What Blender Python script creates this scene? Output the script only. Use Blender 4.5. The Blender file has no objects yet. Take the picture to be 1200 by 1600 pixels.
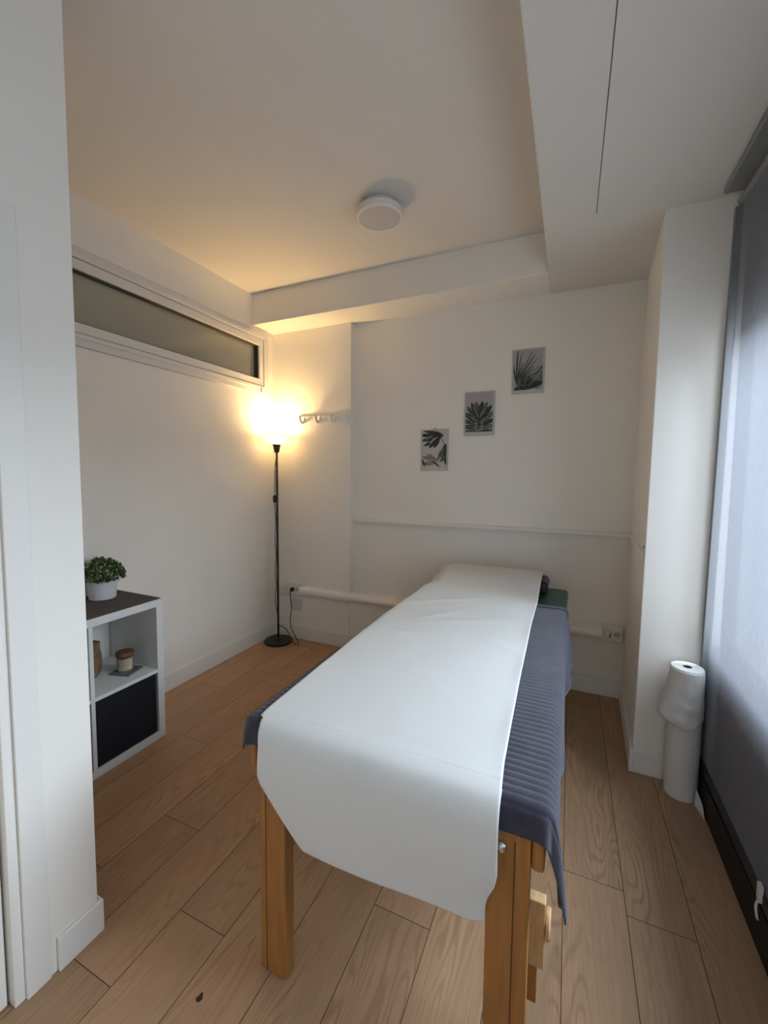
import bpy, bmesh, math, random
from mathutils import Vector, Matrix, noise

random.seed(7)
S = bpy.context.scene
C = S.collection
R = math.radians

# ------------------------------------------------------------------ camera
cam_data = bpy.data.cameras.new('camera')
cam = bpy.data.objects.new('camera', cam_data)
C.objects.link(cam)
F_PX, CX, CY = 664.79, 584.08, 787.08
YAW, PITCH, ROLL = R(24.7335), R(3.9654), R(0.4495)
cam_data.sensor_fit = 'AUTO'
cam_data.sensor_width = 36.0
cam_data.lens = F_PX / 1600.0 * 36.0
cam_data.shift_x = (600.0 - CX) / 1600.0
cam_data.shift_y = (CY - 800.0) / 1600.0
cam_data.clip_start = 0.05
fw = Vector((-math.sin(YAW) * math.cos(PITCH), math.cos(YAW) * math.cos(PITCH), -math.sin(PITCH)))
r0 = Vector((math.cos(YAW), math.sin(YAW), 0))
u0 = r0.cross(fw)
r1 = r0 * math.cos(ROLL) + u0 * math.sin(ROLL)
u1 = u0 * math.cos(ROLL) - r0 * math.sin(ROLL)
cam.matrix_world = Matrix(((r1.x, u1.x, -fw.x, 0), (r1.y, u1.y, -fw.y, 0), (r1.z, u1.z, -fw.z, 1.45), (0, 0, 0, 1)))
S.camera = cam

# ------------------------------------------------------------------ world, lights, exposure
w = bpy.data.worlds.new('overcast sky')
S.world = w
w.use_nodes = True
w.node_tree.nodes['Background'].inputs[0].default_value = (0.75, 0.86, 1.0, 1)
w.node_tree.nodes['Background'].inputs[1].default_value = 0.22
S.view_settings.view_transform = 'Standard'
S.view_settings.look = 'None'
S.view_settings.gamma = 1
S.view_settings.use_curve_mapping = False
S.view_settings.exposure = 1.48


def area(name, loc, rot, sx, sy, power, col):
    l = bpy.data.lights.new(name, 'AREA')
    l.shape = 'RECTANGLE'; l.size = sx; l.size_y = sy; l.energy = power; l.color = col
    o = bpy.data.objects.new(name, l); C.objects.link(o)
    o.location = loc; o.rotation_euler = rot
    return o


# daylight outside the long blind (street side, +X)
area('street_daylight', (1.45, 1.15, 1.35), (0, R(90), 0), 2.2, 2.4, 30, (0.82, 0.91, 1.0))
# brighter sky above the houses across the street, coming down through the open weave of the blind
area('street_sky', (4.6, 3.3, 4.4), (0, R(52), R(6)), 4.4, 4.6, 1650, (0.72, 0.86, 1.0))
# added fill light behind the camera to lift the room; no door there
area('rear_fill_light', (0.50, -1.0, 1.2), (0, R(90), R(-28)), 2.1, 1.0, 1.5, (0.86, 0.94, 1.0))

# ------------------------------------------------------------------ helpers

def tag(o, label=None, cat=None, group=None, kind=None):
    if label: o['label'] = label
    if cat: o['category'] = cat
    if group: o['group'] = group
    if kind: o['kind'] = kind
    return o


def obj(name, bm, mats, parent=None, smooth=False, bevel=0.0, seg=2, auto=None):
    bmesh.ops.recalc_face_normals(bm, faces=bm.faces[:])
    me = bpy.data.meshes.new(name)
    bm.to_mesh(me); bm.free()
    if not isinstance(mats, (list, tuple)): mats = [mats]
    for m in mats: me.materials.append(m)
    o = bpy.data.objects.new(name, me); C.objects.link(o)
    if parent is not None: o.parent = parent
    if smooth:
        for p in me.polygons: p.use_smooth = True
    if bevel:
        b = o.modifiers.new('bevel', 'BEVEL'); b.width = bevel; b.segments = seg; b.limit_method = 'ANGLE'; b.angle_limit = R(40)
    return o


def struct(name, bm, mats, label, cat, parent=None, **k):
    o = obj(name, bm, mats, parent, **k)
    if parent is None: tag(o, label, cat, kind='structure')
    return o


def empty(name, loc, label, cat, group=None, rz=0, kind=None):
    o = bpy.data.objects.new(name, None); C.objects.link(o)
    o.empty_display_size = 0.05
    o.location = loc; o.rotation_euler = (0, 0, rz)
    return tag(o, label, cat, group, kind)


def BM(): return bmesh.new()


def box(bm, x0, x1, y0, y1, z0, z1, mi=0):
    v = [bm.verts.new((x, y, z)) for x in (x0, x1) for y in (y0, y1) for z in (z0, z1)]
    for f in ((0, 1, 3, 2), (4, 6, 7, 5), (0, 4, 5, 1), (2, 3, 7, 6), (0, 2, 6, 4), (1, 5, 7, 3)):
        fc = bm.faces.new([v[i] for i in f]); fc.material_index = mi
    return v


def hexa(bm, pts):
    """8 points: bottom ring of four, then top ring of four"""
    v = [bm.verts.new(p) for p in pts]
    for f in ((3, 2, 1, 0), (4, 5, 6, 7), (0, 1, 5, 4), (1, 2, 6, 5), (2, 3, 7, 6), (3, 0, 4, 7)):
        bm.faces.new([v[i] for i in f])


def lathe(bm, prof, n=32, c=(0, 0, 0), cap0=True, cap1=True, axis='Z', mi=0):
    rings = []
    for r, h in prof:
        ring = []
        for i in range(n):
            a = 2 * math.pi * i / n
            p = (r * math.cos(a), r * math.sin(a), h)
            if axis == 'X': p = (h, p[0], p[1])
            if axis == 'Y': p = (p[0], h, p[1])
            ring.append(bm.verts.new((c[0] + p[0], c[1] + p[1], c[2] + p[2])))
        rings.append(ring)
    for a, b in zip(rings, rings[1:]):
        for i in range(n):
            f = bm.faces.new((a[i], a[(i + 1) % n], b[(i + 1) % n], b[i])); f.material_index = mi
    if cap0: bm.faces.new(rings[0][::-1]).material_index = mi
    if cap1: bm.faces.new(rings[-1]).material_index = mi


def smooth_path(pts, sub=6):
    pts = [Vector(p) for p in pts]
    out = []
    for i in range(len(pts) - 1):
        p0 = pts[max(i - 1, 0)]; p1 = pts[i]; p2 = pts[i + 1]; p3 = pts[min(i + 2, len(pts) - 1)]
        for k in range(sub):
            t = k / sub
            out.append(0.5 * ((2 * p1) + (p2 - p0) * t + (2 * p0 - 5 * p1 + 4 * p2 - p3) * t * t + (3 * p1 - p0 - 3 * p2 + p3) * t ** 3))
    out.append(pts[-1])
    return out


def tube(bm, pts, r, n=8, sub=6):
    P = smooth_path(pts, sub) if sub > 1 else [Vector(p) for p in pts]
    rings = []
    up = Vector((0, 0, 1))
    for i, p in enumerate(P):
        d = (P[min(i + 1, len(P) - 1)] - P[max(i - 1, 0)]).normalized()
        a = d.cross(up)
        if a.length < 0.05: a = d.cross(Vector((1, 0, 0)))
        a.normalize(); b = d.cross(a).normalized()
        rr = r(i / (len(P) - 1)) if callable(r) else r
        rings.append([bm.verts.new(p + a * rr * math.cos(2 * math.pi * k / n) + b * rr * math.sin(2 * math.pi * k / n)) for k in range(n)])
    for a, b in zip(rings, rings[1:]):
        for i in range(n): bm.faces.new((a[i], a[(i + 1) % n], b[(i + 1) % n], b[i]))
    bm.faces.new(rings[0][::-1]); bm.faces.new(rings[-1])


def prism(bm, poly, y0, y1, mi=0):
    """polygon in XZ extruded along Y"""
    a = [bm.verts.new((x, y0, z)) for x, z in poly]
    b = [bm.verts.new((x, y1, z)) for x, z in poly]
    n = len(poly)
    bm.faces.new(a).material_index = mi; bm.faces.new(b[::-1]).material_index = mi
    for i in range(n): bm.faces.new((a[i], b[i], b[(i + 1) % n], a[(i + 1) % n])).material_index = mi


def rev(poly, y0, y1): pass


# ------------------------------------------------------------------ materials

def mat(name, col, rough=0.6, metal=0.0, spec=0.4, bump=0.0, bscale=80.0, var=0.0, vscale=6.0, stretch=None, sheen=0.0):
    m = bpy.data.materials.new(name); m.use_nodes = True
    nt = m.node_tree; b = nt.nodes['Principled BSDF']
    b.inputs['Base Color'].default_value = (*col, 1)
    b.inputs['Roughness'].default_value = rough
    b.inputs['Metallic'].default_value = metal
    b.inputs['Specular IOR Level'].default_value = spec
    if sheen:
        b.inputs['Sheen Weight'].default_value = sheen
    co = nt.nodes.new('ShaderNodeTexCoord')
    src = co.outputs['Object']
    if stretch:
        mp = nt.nodes.new('ShaderNodeMapping'); mp.inputs['Scale'].default_value = stretch
        nt.links.new(src, mp.inputs['Vector']); src = mp.outputs['Vector']
    if var:
        n = nt.nodes.new('ShaderNodeTexNoise'); n.inputs['Scale'].default_value = vscale; n.inputs['Detail'].default_value = 4
        nt.links.new(src, n.inputs['Vector'])
        rp = nt.nodes.new('ShaderNodeMapRange')
        rp.inputs['To Min'].default_value = 1 - var; rp.inputs['To Max'].default_value = 1 + var
        rp.inputs['From Min'].default_value = 0.3; rp.inputs['From Max'].default_value = 0.7
        nt.links.new(n.outputs['Fac'], rp.inputs['Value'])
        mx = nt.nodes.new('ShaderNodeVectorMath'); mx.operation = 'SCALE'
        mx.inputs[0].default_value = col
        nt.links.new(rp.outputs[0], mx.inputs['Scale'])
        nt.links.new(mx.outputs[0], b.inputs['Base Color'])
    if bump:
        n = nt.nodes.new('ShaderNodeTexNoise'); n.inputs['Scale'].default_value = bscale; n.inputs['Detail'].default_value = 5
        nt.links.new(src, n.inputs['Vector'])
        bp = nt.nodes.new('ShaderNodeBump'); bp.inputs['Strength'].default_value = bump; bp.inputs['Distance'].default_value = 0.002
        nt.links.new(n.outputs['Fac'], bp.inputs['Height']); nt.links.new(bp.outputs[0], b.inputs['Normal'])
    return m


M = {}
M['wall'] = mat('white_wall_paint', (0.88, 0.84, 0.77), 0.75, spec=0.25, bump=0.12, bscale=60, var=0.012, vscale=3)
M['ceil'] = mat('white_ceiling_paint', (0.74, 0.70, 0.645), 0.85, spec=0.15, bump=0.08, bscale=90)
M['trim'] = mat('white_satin_trim', (0.85, 0.82, 0.765), 0.45, spec=0.4, bump=0.03, bscale=40)
M['plastic'] = mat('white_plastic', (0.78, 0.76, 0.72), 0.4, spec=0.5)
M['upvc'] = mat('white_window_profile', (0.74, 0.72, 0.68), 0.35, spec=0.5)
M['gasket'] = mat('dark_gasket', (0.05, 0.045, 0.04), 0.6)
M['black'] = mat('black_metal', (0.012, 0.012, 0.013), 0.42, spec=0.5)
M['blackplastic'] = mat('black_plastic', (0.015, 0.015, 0.016), 0.5)
M['melamine'] = mat('white_melamine', (0.74, 0.74, 0.72), 0.4, spec=0.4)
M['feltmat'] = mat('grey_mat', (0.085, 0.075, 0.07), 0.85, spec=0.2, bump=0.4, bscale=300, var=0.1, vscale=60)
M['boxblack'] = mat('black_box_fabric', (0.012, 0.0125, 0.016), 0.75, spec=0.25, bump=0.5, bscale=500)
M['pot'] = mat('white_ceramic_pot', (0.66, 0.66, 0.67), 0.55, spec=0.35)
M['soil'] = mat('dark_soil', (0.03, 0.022, 0.015), 0.95, bump=1, bscale=120)
M['leaf'] = mat('boxwood_leaf', (0.05, 0.095, 0.025), 0.5, spec=0.4, var=0.5, vscale=25)
M['leaf2'] = mat('boxwood_leaf_light', (0.12, 0.2, 0.045), 0.5, spec=0.4, var=0.3, vscale=25)
M['wax'] = mat('cream_wax', (0.75, 0.66, 0.45), 0.5, spec=0.4)
M['lid'] = mat('brown_wooden_lid', (0.16, 0.075, 0.04), 0.55, var=0.25, vscale=14, stretch=(1, 8, 1))
M['slate'] = mat('grey_slate', (0.13, 0.135, 0.13), 0.7, bump=0.5, bscale=60, var=0.2)
M['burlap'] = mat('brown_burlap', (0.22, 0.13, 0.07), 0.9, bump=0.8, bscale=250, var=0.25, vscale=40)
M['beech'] = mat('varnished_beech', (0.36, 0.155, 0.042), 0.42, spec=0.4, var=0.16, vscale=5, stretch=(14, 14, 1.2), bump=0.06, bscale=20)
M['beechlit'] = mat('lit_beech', (0.60, 0.37, 0.18), 0.5, spec=0.35, var=0.14, vscale=8, stretch=(14, 14, 2), bump=0.06, bscale=20)  # beech lightened: light falling on the extension block is put into the colour
M['groove'] = mat('dark_wood_joint', (0.10, 0.042, 0.012), 0.8)
M['chrome'] = mat('chrome_bolt', (0.75, 0.75, 0.75), 0.2, metal=1.0)
M['vinyl'] = mat('green_vinyl', (0.008, 0.085, 0.05), 0.38, spec=0.5, bump=0.15, bscale=300)
M['cushion'] = mat('black_cushion_vinyl', (0.01, 0.01, 0.012), 0.35, spec=0.5)
M['towel'] = mat('slate_blue_towel', (0.053, 0.051, 0.070), 0.95, spec=0.08, bump=0.9, bscale=420, var=0.16, vscale=22, sheen=0.25)
M['aluminium'] = mat('grey_aluminium_track', (0.33, 0.33, 0.32), 0.45, metal=0.6, spec=0.4, var=0.05)
M['railgrey'] = mat('grey_side_channel', (0.22, 0.23, 0.24), 0.45, spec=0.4)
M['darkframe'] = mat('black_window_base', (0.008, 0.008, 0.009), 0.55)
M['darkbar'] = mat('charcoal_bottom_bar', (0.035, 0.036, 0.042), 0.6)
M['concrete'] = mat('grey_outer_wall', (0.14, 0.14, 0.145), 0.9, var=0.08)
M['paperroll'] = mat('paper_roll_white', (0.74, 0.73, 0.71), 0.9, spec=0.1, bump=0.35, bscale=160)
M['core'] = mat('cardboard_core', (0.10, 0.08, 0.07), 0.9)
M['frame'] = mat('pale_print_frame', (0.56, 0.53, 0.50), 0.5)
M['print'] = mat('print_paper', (0.42, 0.385, 0.365), 0.6)
M['printlight'] = mat('print_paper_light', (0.55, 0.51, 0.48), 0.6)
M['ink'] = mat('print_leaf_dark', (0.035, 0.042, 0.036), 0.6, var=0.5, vscale=60)
M['ink2'] = mat('print_leaf_mid', (0.10, 0.115, 0.095), 0.6, var=0.4, vscale=60)
M['ink3'] = mat('print_leaf_pale', (0.26, 0.23, 0.205), 0.6, var=0.3, vscale=40)
M['plate'] = mat('grey_blanking_plate', (0.66, 0.64, 0.60), 0.5)
M['ringwhite'] = mat('white_lamp_rim', (0.78, 0.76, 0.70), 0.4, spec=0.5)
M['diffuser'] = mat('milky_diffuser', (0.60, 0.55, 0.52), 0.35, spec=0.3)
M['spot'] = mat('dark_floor_spot', (0.05, 0.02, 0.01), 0.7)

# bed paper: thin, a little translucent
def thin_sheet(name, col, trans_col, fac, bump, bscale, stretch=(1, 1, 1), rough_col=None):
    m = bpy.data.materials.new(name); m.use_nodes = True
    nt = m.node_tree; nt.nodes.remove(nt.nodes['Principled BSDF'])
    out = nt.nodes['Material Output']
    d = nt.nodes.new('ShaderNodeBsdfDiffuse'); t = nt.nodes.new('ShaderNodeBsdfTranslucent'); mx = nt.nodes.new('ShaderNodeMixShader')
    d.inputs[0].default_value = (*col, 1); t.inputs[0].default_value = (*trans_col, 1)
    mx.inputs[0].default_value = fac
    co = nt.nodes.new('ShaderNodeTexCoord'); mp = nt.nodes.new('ShaderNodeMapping'); mp.inputs['Scale'].default_value = stretch
    nt.links.new(co.outputs['Object'], mp.inputs[0])
    n = nt.nodes.new('ShaderNodeTexNoise'); n.inputs['Scale'].default_value = bscale; n.inputs['Detail'].default_value = 4
    nt.links.new(mp.outputs[0], n.inputs['Vector'])
    if bump:
        bp = nt.nodes.new('ShaderNodeBump'); bp.inputs['Strength'].default_value = bump; bp.inputs['Distance'].default_value = 0.002
        nt.links.new(n.outputs['Fac'], bp.inputs['Height']); nt.links.new(bp.outputs[0], d.inputs['Normal'])
    if rough_col:
        rp = nt.nodes.new('ShaderNodeMapRange'); rp.inputs['From Min'].default_value = 0.3; rp.inputs['From Max'].default_value = 0.7
        rp.inputs['To Min'].default_value = 1 - rough_col; rp.inputs['To Max'].default_value = 1 + rough_col
        nt.links.new(n.outputs['Fac'], rp.inputs['Value'])
        for node, c in ((d, col), (t, trans_col)):
            s = nt.nodes.new('ShaderNodeVectorMath'); s.operation = 'SCALE'; s.inputs[0].default_value = c
            nt.links.new(rp.outputs[0], s.inputs['Scale']); nt.links.new(s.outputs[0], node.inputs[0])
    nt.links.new(d.outputs[0], mx.inputs[1]); nt.links.new(t.outputs[0], mx.inputs[2]); nt.links.new(mx.outputs[0], out.inputs[0])
    return m


def weave_openness(m, f):
    """a screen fabric lets part of the light straight through its holes"""
    nt = m.node_tree; out = nt.nodes['Material Output']; src = out.inputs[0].links[0].from_socket
    t = nt.nodes.new('ShaderNodeBsdfTransparent'); mx = nt.nodes.new('ShaderNodeMixShader'); mx.inputs[0].default_value = f
    nt.links.new(src, mx.inputs[1]); nt.links.new(t.outputs[0], mx.inputs[2]); nt.links.new(mx.outputs[0], out.inputs[0])


M['paper'] = thin_sheet('white_couch_paper', (0.80, 0.80, 0.78), (0.8, 0.78, 0.72), 0.12, 0.18, 260)
M['blind'] = thin_sheet('grey_blind_weave', (0.52, 0.54, 0.62), (0.105, 0.107, 0.117), 0.55, 0.0, 40, (1, 6, 0.6), 0.09)
weave_openness(M['blind'], 0.19)
M['shade'] = thin_sheet('cream_lamp_shade', (0.85, 0.78, 0.62), (0.95, 0.84, 0.62), 0.6, 0.0, 10)

weave_openness(M['shade'], 0.40)

# glass of the transom: frosted grey
m = mat('frosted_grey_glass', (0.46, 0.435, 0.35), 0.06, spec=0.6)
m.node_tree.nodes['Principled BSDF'].inputs['Transmission Weight'].default_value = 0.25
M['frosted'] = m
m = mat('clear_glass', (1, 1, 1), 0.02, spec=0.5)
m.node_tree.nodes['Principled BSDF'].inputs['Transmission Weight'].default_value = 1.0
M['glass'] = m
m = bpy.data.materials.new('window_glass'); m.use_nodes = True
nt = m.node_tree; nt.nodes.remove(nt.nodes['Principled BSDF'])
tr = nt.nodes.new('ShaderNodeBsdfTransparent'); gl = nt.nodes.new('ShaderNodeBsdfGlossy'); gl.inputs['Roughness'].default_value = 0.03
mx = nt.nodes.new('ShaderNodeMixShader'); mx.inputs[0].default_value = 0.06
nt.links.new(tr.outputs[0], mx.inputs[1]); nt.links.new(gl.outputs[0], mx.inputs[2]); nt.links.new(mx.outputs[0], nt.nodes['Material Output'].inputs[0])
M['windowglass'] = m
m = bpy.data.materials.new('glowing_bulb'); m.use_nodes = True
b = m.node_tree.nodes['Principled BSDF']; b.inputs['Emission Color'].default_value = (1, 0.72, 0.36, 1); b.inputs['Emission Strength'].default_value = 9
M['bulb'] = m


def floor_material():
    m = bpy.data.materials.new('oak_laminate_planks'); m.use_nodes = True
    nt = m.node_tree; L = nt.links; b = nt.nodes['Principled BSDF']
    N = nt.nodes.new
    at = N('ShaderNodeAttribute'); at.attribute_name = 'plank'
    co = N('ShaderNodeTexCoord')
    # every plank reads its own piece of the grain
    off = N('ShaderNodeVectorMath'); off.operation = 'SCALE'; off.inputs['Scale'].default_value = 37.0
    L.new(at.outputs['Color'], off.inputs[0])
    ad = N('ShaderNodeVectorMath'); ad.operation = 'ADD'
    L.new(co.outputs['Object'], ad.inputs[0]); L.new(off.outputs[0], ad.inputs[1])
    mp = N('ShaderNodeMapping'); mp.inputs['Scale'].default_value = (6.5, 0.95, 1); L.new(ad.outputs[0], mp.inputs[0])
    n1 = N('ShaderNodeTexNoise'); n1.inputs['Scale'].default_value = 1.0; n1.inputs['Detail'].default_value = 2.0; n1.inputs['Roughness'].default_value = 0.45
    L.new(mp.outputs[0], n1.inputs['Vector'])
    mu = N('ShaderNodeMath'); mu.operation = 'MULTIPLY'; mu.inputs[1].default_value = 165.0; L.new(n1.outputs['Fac'], mu.inputs[0])
    si = N('ShaderNodeMath'); si.operation = 'SINE'; L.new(mu.outputs[0], si.inputs[0])
    ring = N('ShaderNodeMapRange'); ring.inputs['From Min'].default_value = 0.1; ring.inputs['From Max'].default_value = 1.0; L.new(si.outputs[0], ring.inputs['Value'])
    # where the cathedral figure is strong
    mp2 = N('ShaderNodeMapping'); mp2.inputs['Scale'].default_value = (7, 1.3, 1); L.new(ad.outputs[0], mp2.inputs[0])
    n2 = N('ShaderNodeTexNoise'); n2.inputs['Scale'].default_value = 1.0; n2.inputs['Detail'].default_value = 3; L.new(mp2.outputs[0], n2.inputs['Vector'])
    msk = N('ShaderNodeMapRange'); msk.inputs['From Min'].default_value = 0.40; msk.inputs['From Max'].default_value = 0.66; L.new(n2.outputs['Fac'], msk.inputs['Value'])
    rm = N('ShaderNodeMath'); rm.operation = 'MULTIPLY'; L.new(ring.outputs[0], rm.inputs[0]); L.new(msk.outputs[0], rm.inputs[1])
    # fine pores
    mp3 = N('ShaderNodeMapping'); mp3.inputs['Scale'].default_value = (230, 7, 1); L.new(ad.outputs[0], mp3.inputs[0])
    n3 = N('ShaderNodeTexNoise'); n3.inputs['Scale'].default_value = 1.0; n3.inputs['Detail'].default_value = 3; L.new(mp3.outputs[0], n3.inputs['Vector'])
    po = N('ShaderNodeMapRange'); po.inputs['From Min'].default_value = 0.35; po.inputs['From Max'].default_value = 0.7; L.new(n3.outputs['Fac'], po.inputs['Value'])
    sm = N('ShaderNodeMath'); sm.operation = 'MULTIPLY_ADD'; sm.inputs[1].default_value = 0.42; L.new(rm.outputs[0], sm.inputs[0])
    p2 = N('ShaderNodeMath'); p2.operation = 'MULTIPLY'; p2.inputs[1].default_value = 0.30; L.new(po.outputs[0], p2.inputs[0]); L.new(p2.outputs[0], sm.inputs[2])
    c1 = N('ShaderNodeMix'); c1.data_type = 'RGBA'
    c1.inputs['A'].default_value = (0.48, 0.29, 0.165, 1); c1.inputs['B'].default_value = (0.225, 0.118, 0.058, 1)
    L.new(sm.outputs[0], c1.inputs['Factor'])
    # board to board tone
    sep = N('ShaderNodeSeparateColor'); L.new(at.outputs['Color'], sep.inputs[0])
    br = N('ShaderNodeMapRange'); br.inputs['To Min'].default_value = 0.90; br.inputs['To Max'].default_value = 1.08; L.new(sep.outputs[0], br.inputs['Value'])
    bl = N('ShaderNodeMapRange'); bl.inputs['From Min'].default_value = 0.3; bl.inputs['From Max'].default_value = 0.7; bl.inputs['To Min'].default_value = 0.88; bl.inputs['To Max'].default_value = 1.1
    L.new(n2.outputs['Fac'], bl.inputs['Value'])
    bb = N('ShaderNodeMath'); bb.operation = 'MULTIPLY'; L.new(br.outputs[0], bb.inputs[0]); L.new(bl.outputs[0], bb.inputs[1])
    sc = N('ShaderNodeVectorMath'); sc.operation = 'SCALE'; L.new(c1.outputs['Result'], sc.inputs[0]); L.new(bb.outputs[0], sc.inputs['Scale'])
    L.new(sc.outputs[0], b.inputs['Base Color'])
    b.inputs['Roughness'].default_value = 0.5; b.inputs['Specular IOR Level'].default_value = 0.35
    bp = N('ShaderNodeBump'); bp.inputs['Strength'].default_value = 0.12; bp.inputs['Distance'].default_value = 0.001
    L.new(sm.outputs[0], bp.inputs['Height']); L.new(bp.outputs[0], b.inputs['Normal'])
    return m


M['floor'] = floor_material()
M['seam'] = mat('plank_seam', (0.085, 0.045, 0.025), 0.8)

# ------------------------------------------------------------------ room dimensions
XL, XP, YP = -2.387, -1.304, 0.776
YB, YN, XN = 3.12, 3.06, -1.62          # back wall, its nearer left section, the step between them
ZC, ZB = 2.889, 2.647                   # ceiling, underside of the dropped parts
XB, YBM = -0.161, 2.80
YF = -1.6
YC = 2.362                              # face of the pier beside the window


def xw(z): return 0.583 + 0.029 * z / 2.65      # plane of the blind (leans a little)


# floor -----------------------------------------------------------
def build_floor():
    bm = BM()
    lay = bm.loops.layers.float_color.new('plank')
    pitch, length, g, drop = 0.1925, 1.285, 0.0011, 0.0014
    joints = {-1: 1.224, 0: None, 3: 1.545, -4: 0.932, -6: 1.188, -8: 1.615}
    rnd = random.Random(3)
    k0 = -10
    for k in range(k0, 8):
        x0 = -0.549 + pitch * (k + 1) - pitch
        x1 = x0 + pitch
        j = {0: 1.224, 4: 1.545, -3: 0.932, -5: 1.188, -7: 1.615}.get(k)
        if j is None: j = rnd.uniform(0, length) + (0.75 if k in (1, -1, 2) else 0)
        if k == 1: j = 2.0
        if k == -1: j = 0.45
        if k == 2: j = 0.62
        if k == 3: j = 0.35
        if k == -2: j = 1.83
        if k == -4: j = 1.98
        y = j - length * 5
        while y < YB:
            a, b_ = max(y, YF), min(y + length, YB + 0.05)
            if b_ > a:
                col = (rnd.random(), rnd.random(), rnd.random(), 1)
                X0, X1 = max(x0, XL - 0.01), min(x1, 0.75)
                if X1 > X0:
                    P = [(X0, a), (X1, a), (X1, b_), (X0, b_)]
                    Q = [(X0 + g, a + g), (X1 - g, a + g), (X1 - g, b_ - g), (X0 + g, b_ - g)]
                    lo = [bm.verts.new((px, py, -drop)) for px, py in P]
                    hi = [bm.verts.new((px, py, 0)) for px, py in Q]
                    fs = [bm.faces.new(hi)]
                    for i in range(4):
                        f = bm.faces.new((lo[i], lo[(i + 1) % 4], hi[(i + 1) % 4], hi[i])); f.material_index = 1; fs.append(f)
                    for f in fs:
                        for l in f.loops: l[lay] = col
            y += length
    o = obj('floor', bm, [M['floor'], M['seam']])
    tag(o, 'brown oak laminate plank floor of the treatment room', 'floor', kind='structure')
    # a dark knot mark lying on the boards
    return o


build_floor()
bm = BM(); box(bm, XL - 0.2, 0.9, YF - 0.2, YB + 0.2, -0.12, -0.003)
struct('floor_slab', bm, M['concrete'], 'grey slab under the laminate floor', 'floor')

# ceiling ---------------------------------------------------------
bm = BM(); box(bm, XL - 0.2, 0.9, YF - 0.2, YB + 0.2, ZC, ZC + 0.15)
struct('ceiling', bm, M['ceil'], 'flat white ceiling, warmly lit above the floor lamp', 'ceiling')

# dropped soffit along the window, with its access panel
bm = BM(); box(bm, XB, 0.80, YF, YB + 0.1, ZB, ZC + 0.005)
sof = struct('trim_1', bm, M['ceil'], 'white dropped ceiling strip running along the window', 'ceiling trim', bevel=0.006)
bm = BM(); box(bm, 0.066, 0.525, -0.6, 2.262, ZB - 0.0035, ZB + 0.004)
pan = obj('access_panel', bm, M['ceil'], sof, bevel=0.0015)
bm = BM(); box(bm, 0.0628, 0.066, -0.6, 2.265, ZB - 0.0006, ZB + 0.004); box(bm, 0.066, 0.525, 2.262, 2.265, ZB - 0.0006, ZB + 0.004)
obj('panel_joint', bm, M['concrete'], sof)

# beam along the back wall
bm = BM(); box(bm, XL - 0.02, XB + 0.002, YBM, YB + 0.1, ZB + 0.0005, ZC + 0.005)
struct('trim_2', bm, M['wall'], 'white boxed beam along the top of the back wall', 'ceiling beam', bevel=0.005)

# walls -----------------------------------------------------------
bm = BM()
box(bm, XL - 0.15, XL, YF, 1.20, 0, ZC)
box(bm, XL - 0.15, XL, 2.985, YB + 0.2, 0, ZC)
box(bm, XL - 0.15, XL, 1.20, 2.985, 0, 2.11)
box(bm, XL - 0.15, XL, 1.20, 2.985, 2.625, ZC)
struct('wall_left', bm, M['wall'], 'white left wall with the transom window behind the floor lamp', 'wall')

bm = BM()
box(bm, XL, 0.8, YB, YB + 0.15, 0, ZC)
box(bm, XL + 0.0005, XN, YN, YB + 0.01, 0, ZB); box(bm, XN, -0.7, YN, YB + 0.01, 0, 0.44)
struct('wall_back', bm, M['wall'], 'white back wall stepping forward behind the coat rack', 'wall', bevel=0.003)

# pier on the right (leans by about two centimetres)
bm = BM()
hexa(bm, [(0.325, YC, 0), (0.645, YC, 0), (0.645, YB + 0.01, 0), (0.352, YB + 0.01, 0),
          (0.348, YC, ZB + 0.01), (0.645, YC, ZB + 0.01), (0.645, YB + 0.01, ZB + 0.01), (0.384, YB + 0.01, ZB + 0.01)])
pier = struct('wall_right', bm, M['wall'], 'white pier wall to the right of the massage table', 'wall', bevel=0.004)
bm = BM(); lathe(bm, [(0.006, 0), (0.006, 0.002)], 12, (0.3325, 2.40, 1.108), axis='X')
obj('plug_hole', bm, M['gasket'], pier)

# lintel and low wall outside the blind, on the street side
bm = BM(); box(bm, 0.72, 0.80, YF, YC, 2.06, ZC); box(bm, 0.6735, 0.70, YF, YC, 0, 0.705, 1); box(bm, 0.646, 0.80, YC, YB + 0.1, 0, ZC)
struct('wall_street', bm, [M['concrete'], M['darkframe']], 'grey street wall outside the blind, low sill and lintel', 'wall')

# partition that ends at the doorway on the left
bm = BM(); box(bm, XL, XP - 0.001, YP - 0.12, YP, 0, ZC); box(bm, XP - 0.15, XP, 0.60, YP, 0, ZC)
struct('wall_partition', bm, M['wall'], 'white partition end standing in front of the shelf unit', 'wall', bevel=0.003)
bm = BM(); box(bm, XP - 0.15, XP, YF, -0.40, 0, ZC); box(bm, XP - 0.15, XP, -0.40, 0.60, 2.12, ZC)
struct('wall_door', bm, M['wall'], 'white wall around the door beside the camera', 'wall')

bm = BM(); box(bm, XL, 0.8, YF - 0.15, YF, 0, ZC)
struct('wall_front', bm, M['wall'], 'white wall behind the camera', 'wall')

# door in the left partition
dr = empty('door_1', (XP - 0.03, 0.1, 0), 'white door and casing at the left edge, in the partition', 'door', kind='structure')
bm = BM(); box(bm, 0.010, 0.0335, 0.480, 0.540, 0, 2.12)
obj('casing', bm, M['trim'], dr, bevel=0.002)
bm = BM(); box(bm, -0.06, 0.0235, 0.455, 0.480, 0, 2.10)
obj('jamb', bm, M['trim'], dr, bevel=0.002)
bm = BM(); box(bm, -0.05, 0.0, -0.45, 0.4495, 0.004, 2.09)
obj('door_leaf', bm, M['trim'], dr, bevel=0.004)

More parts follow.
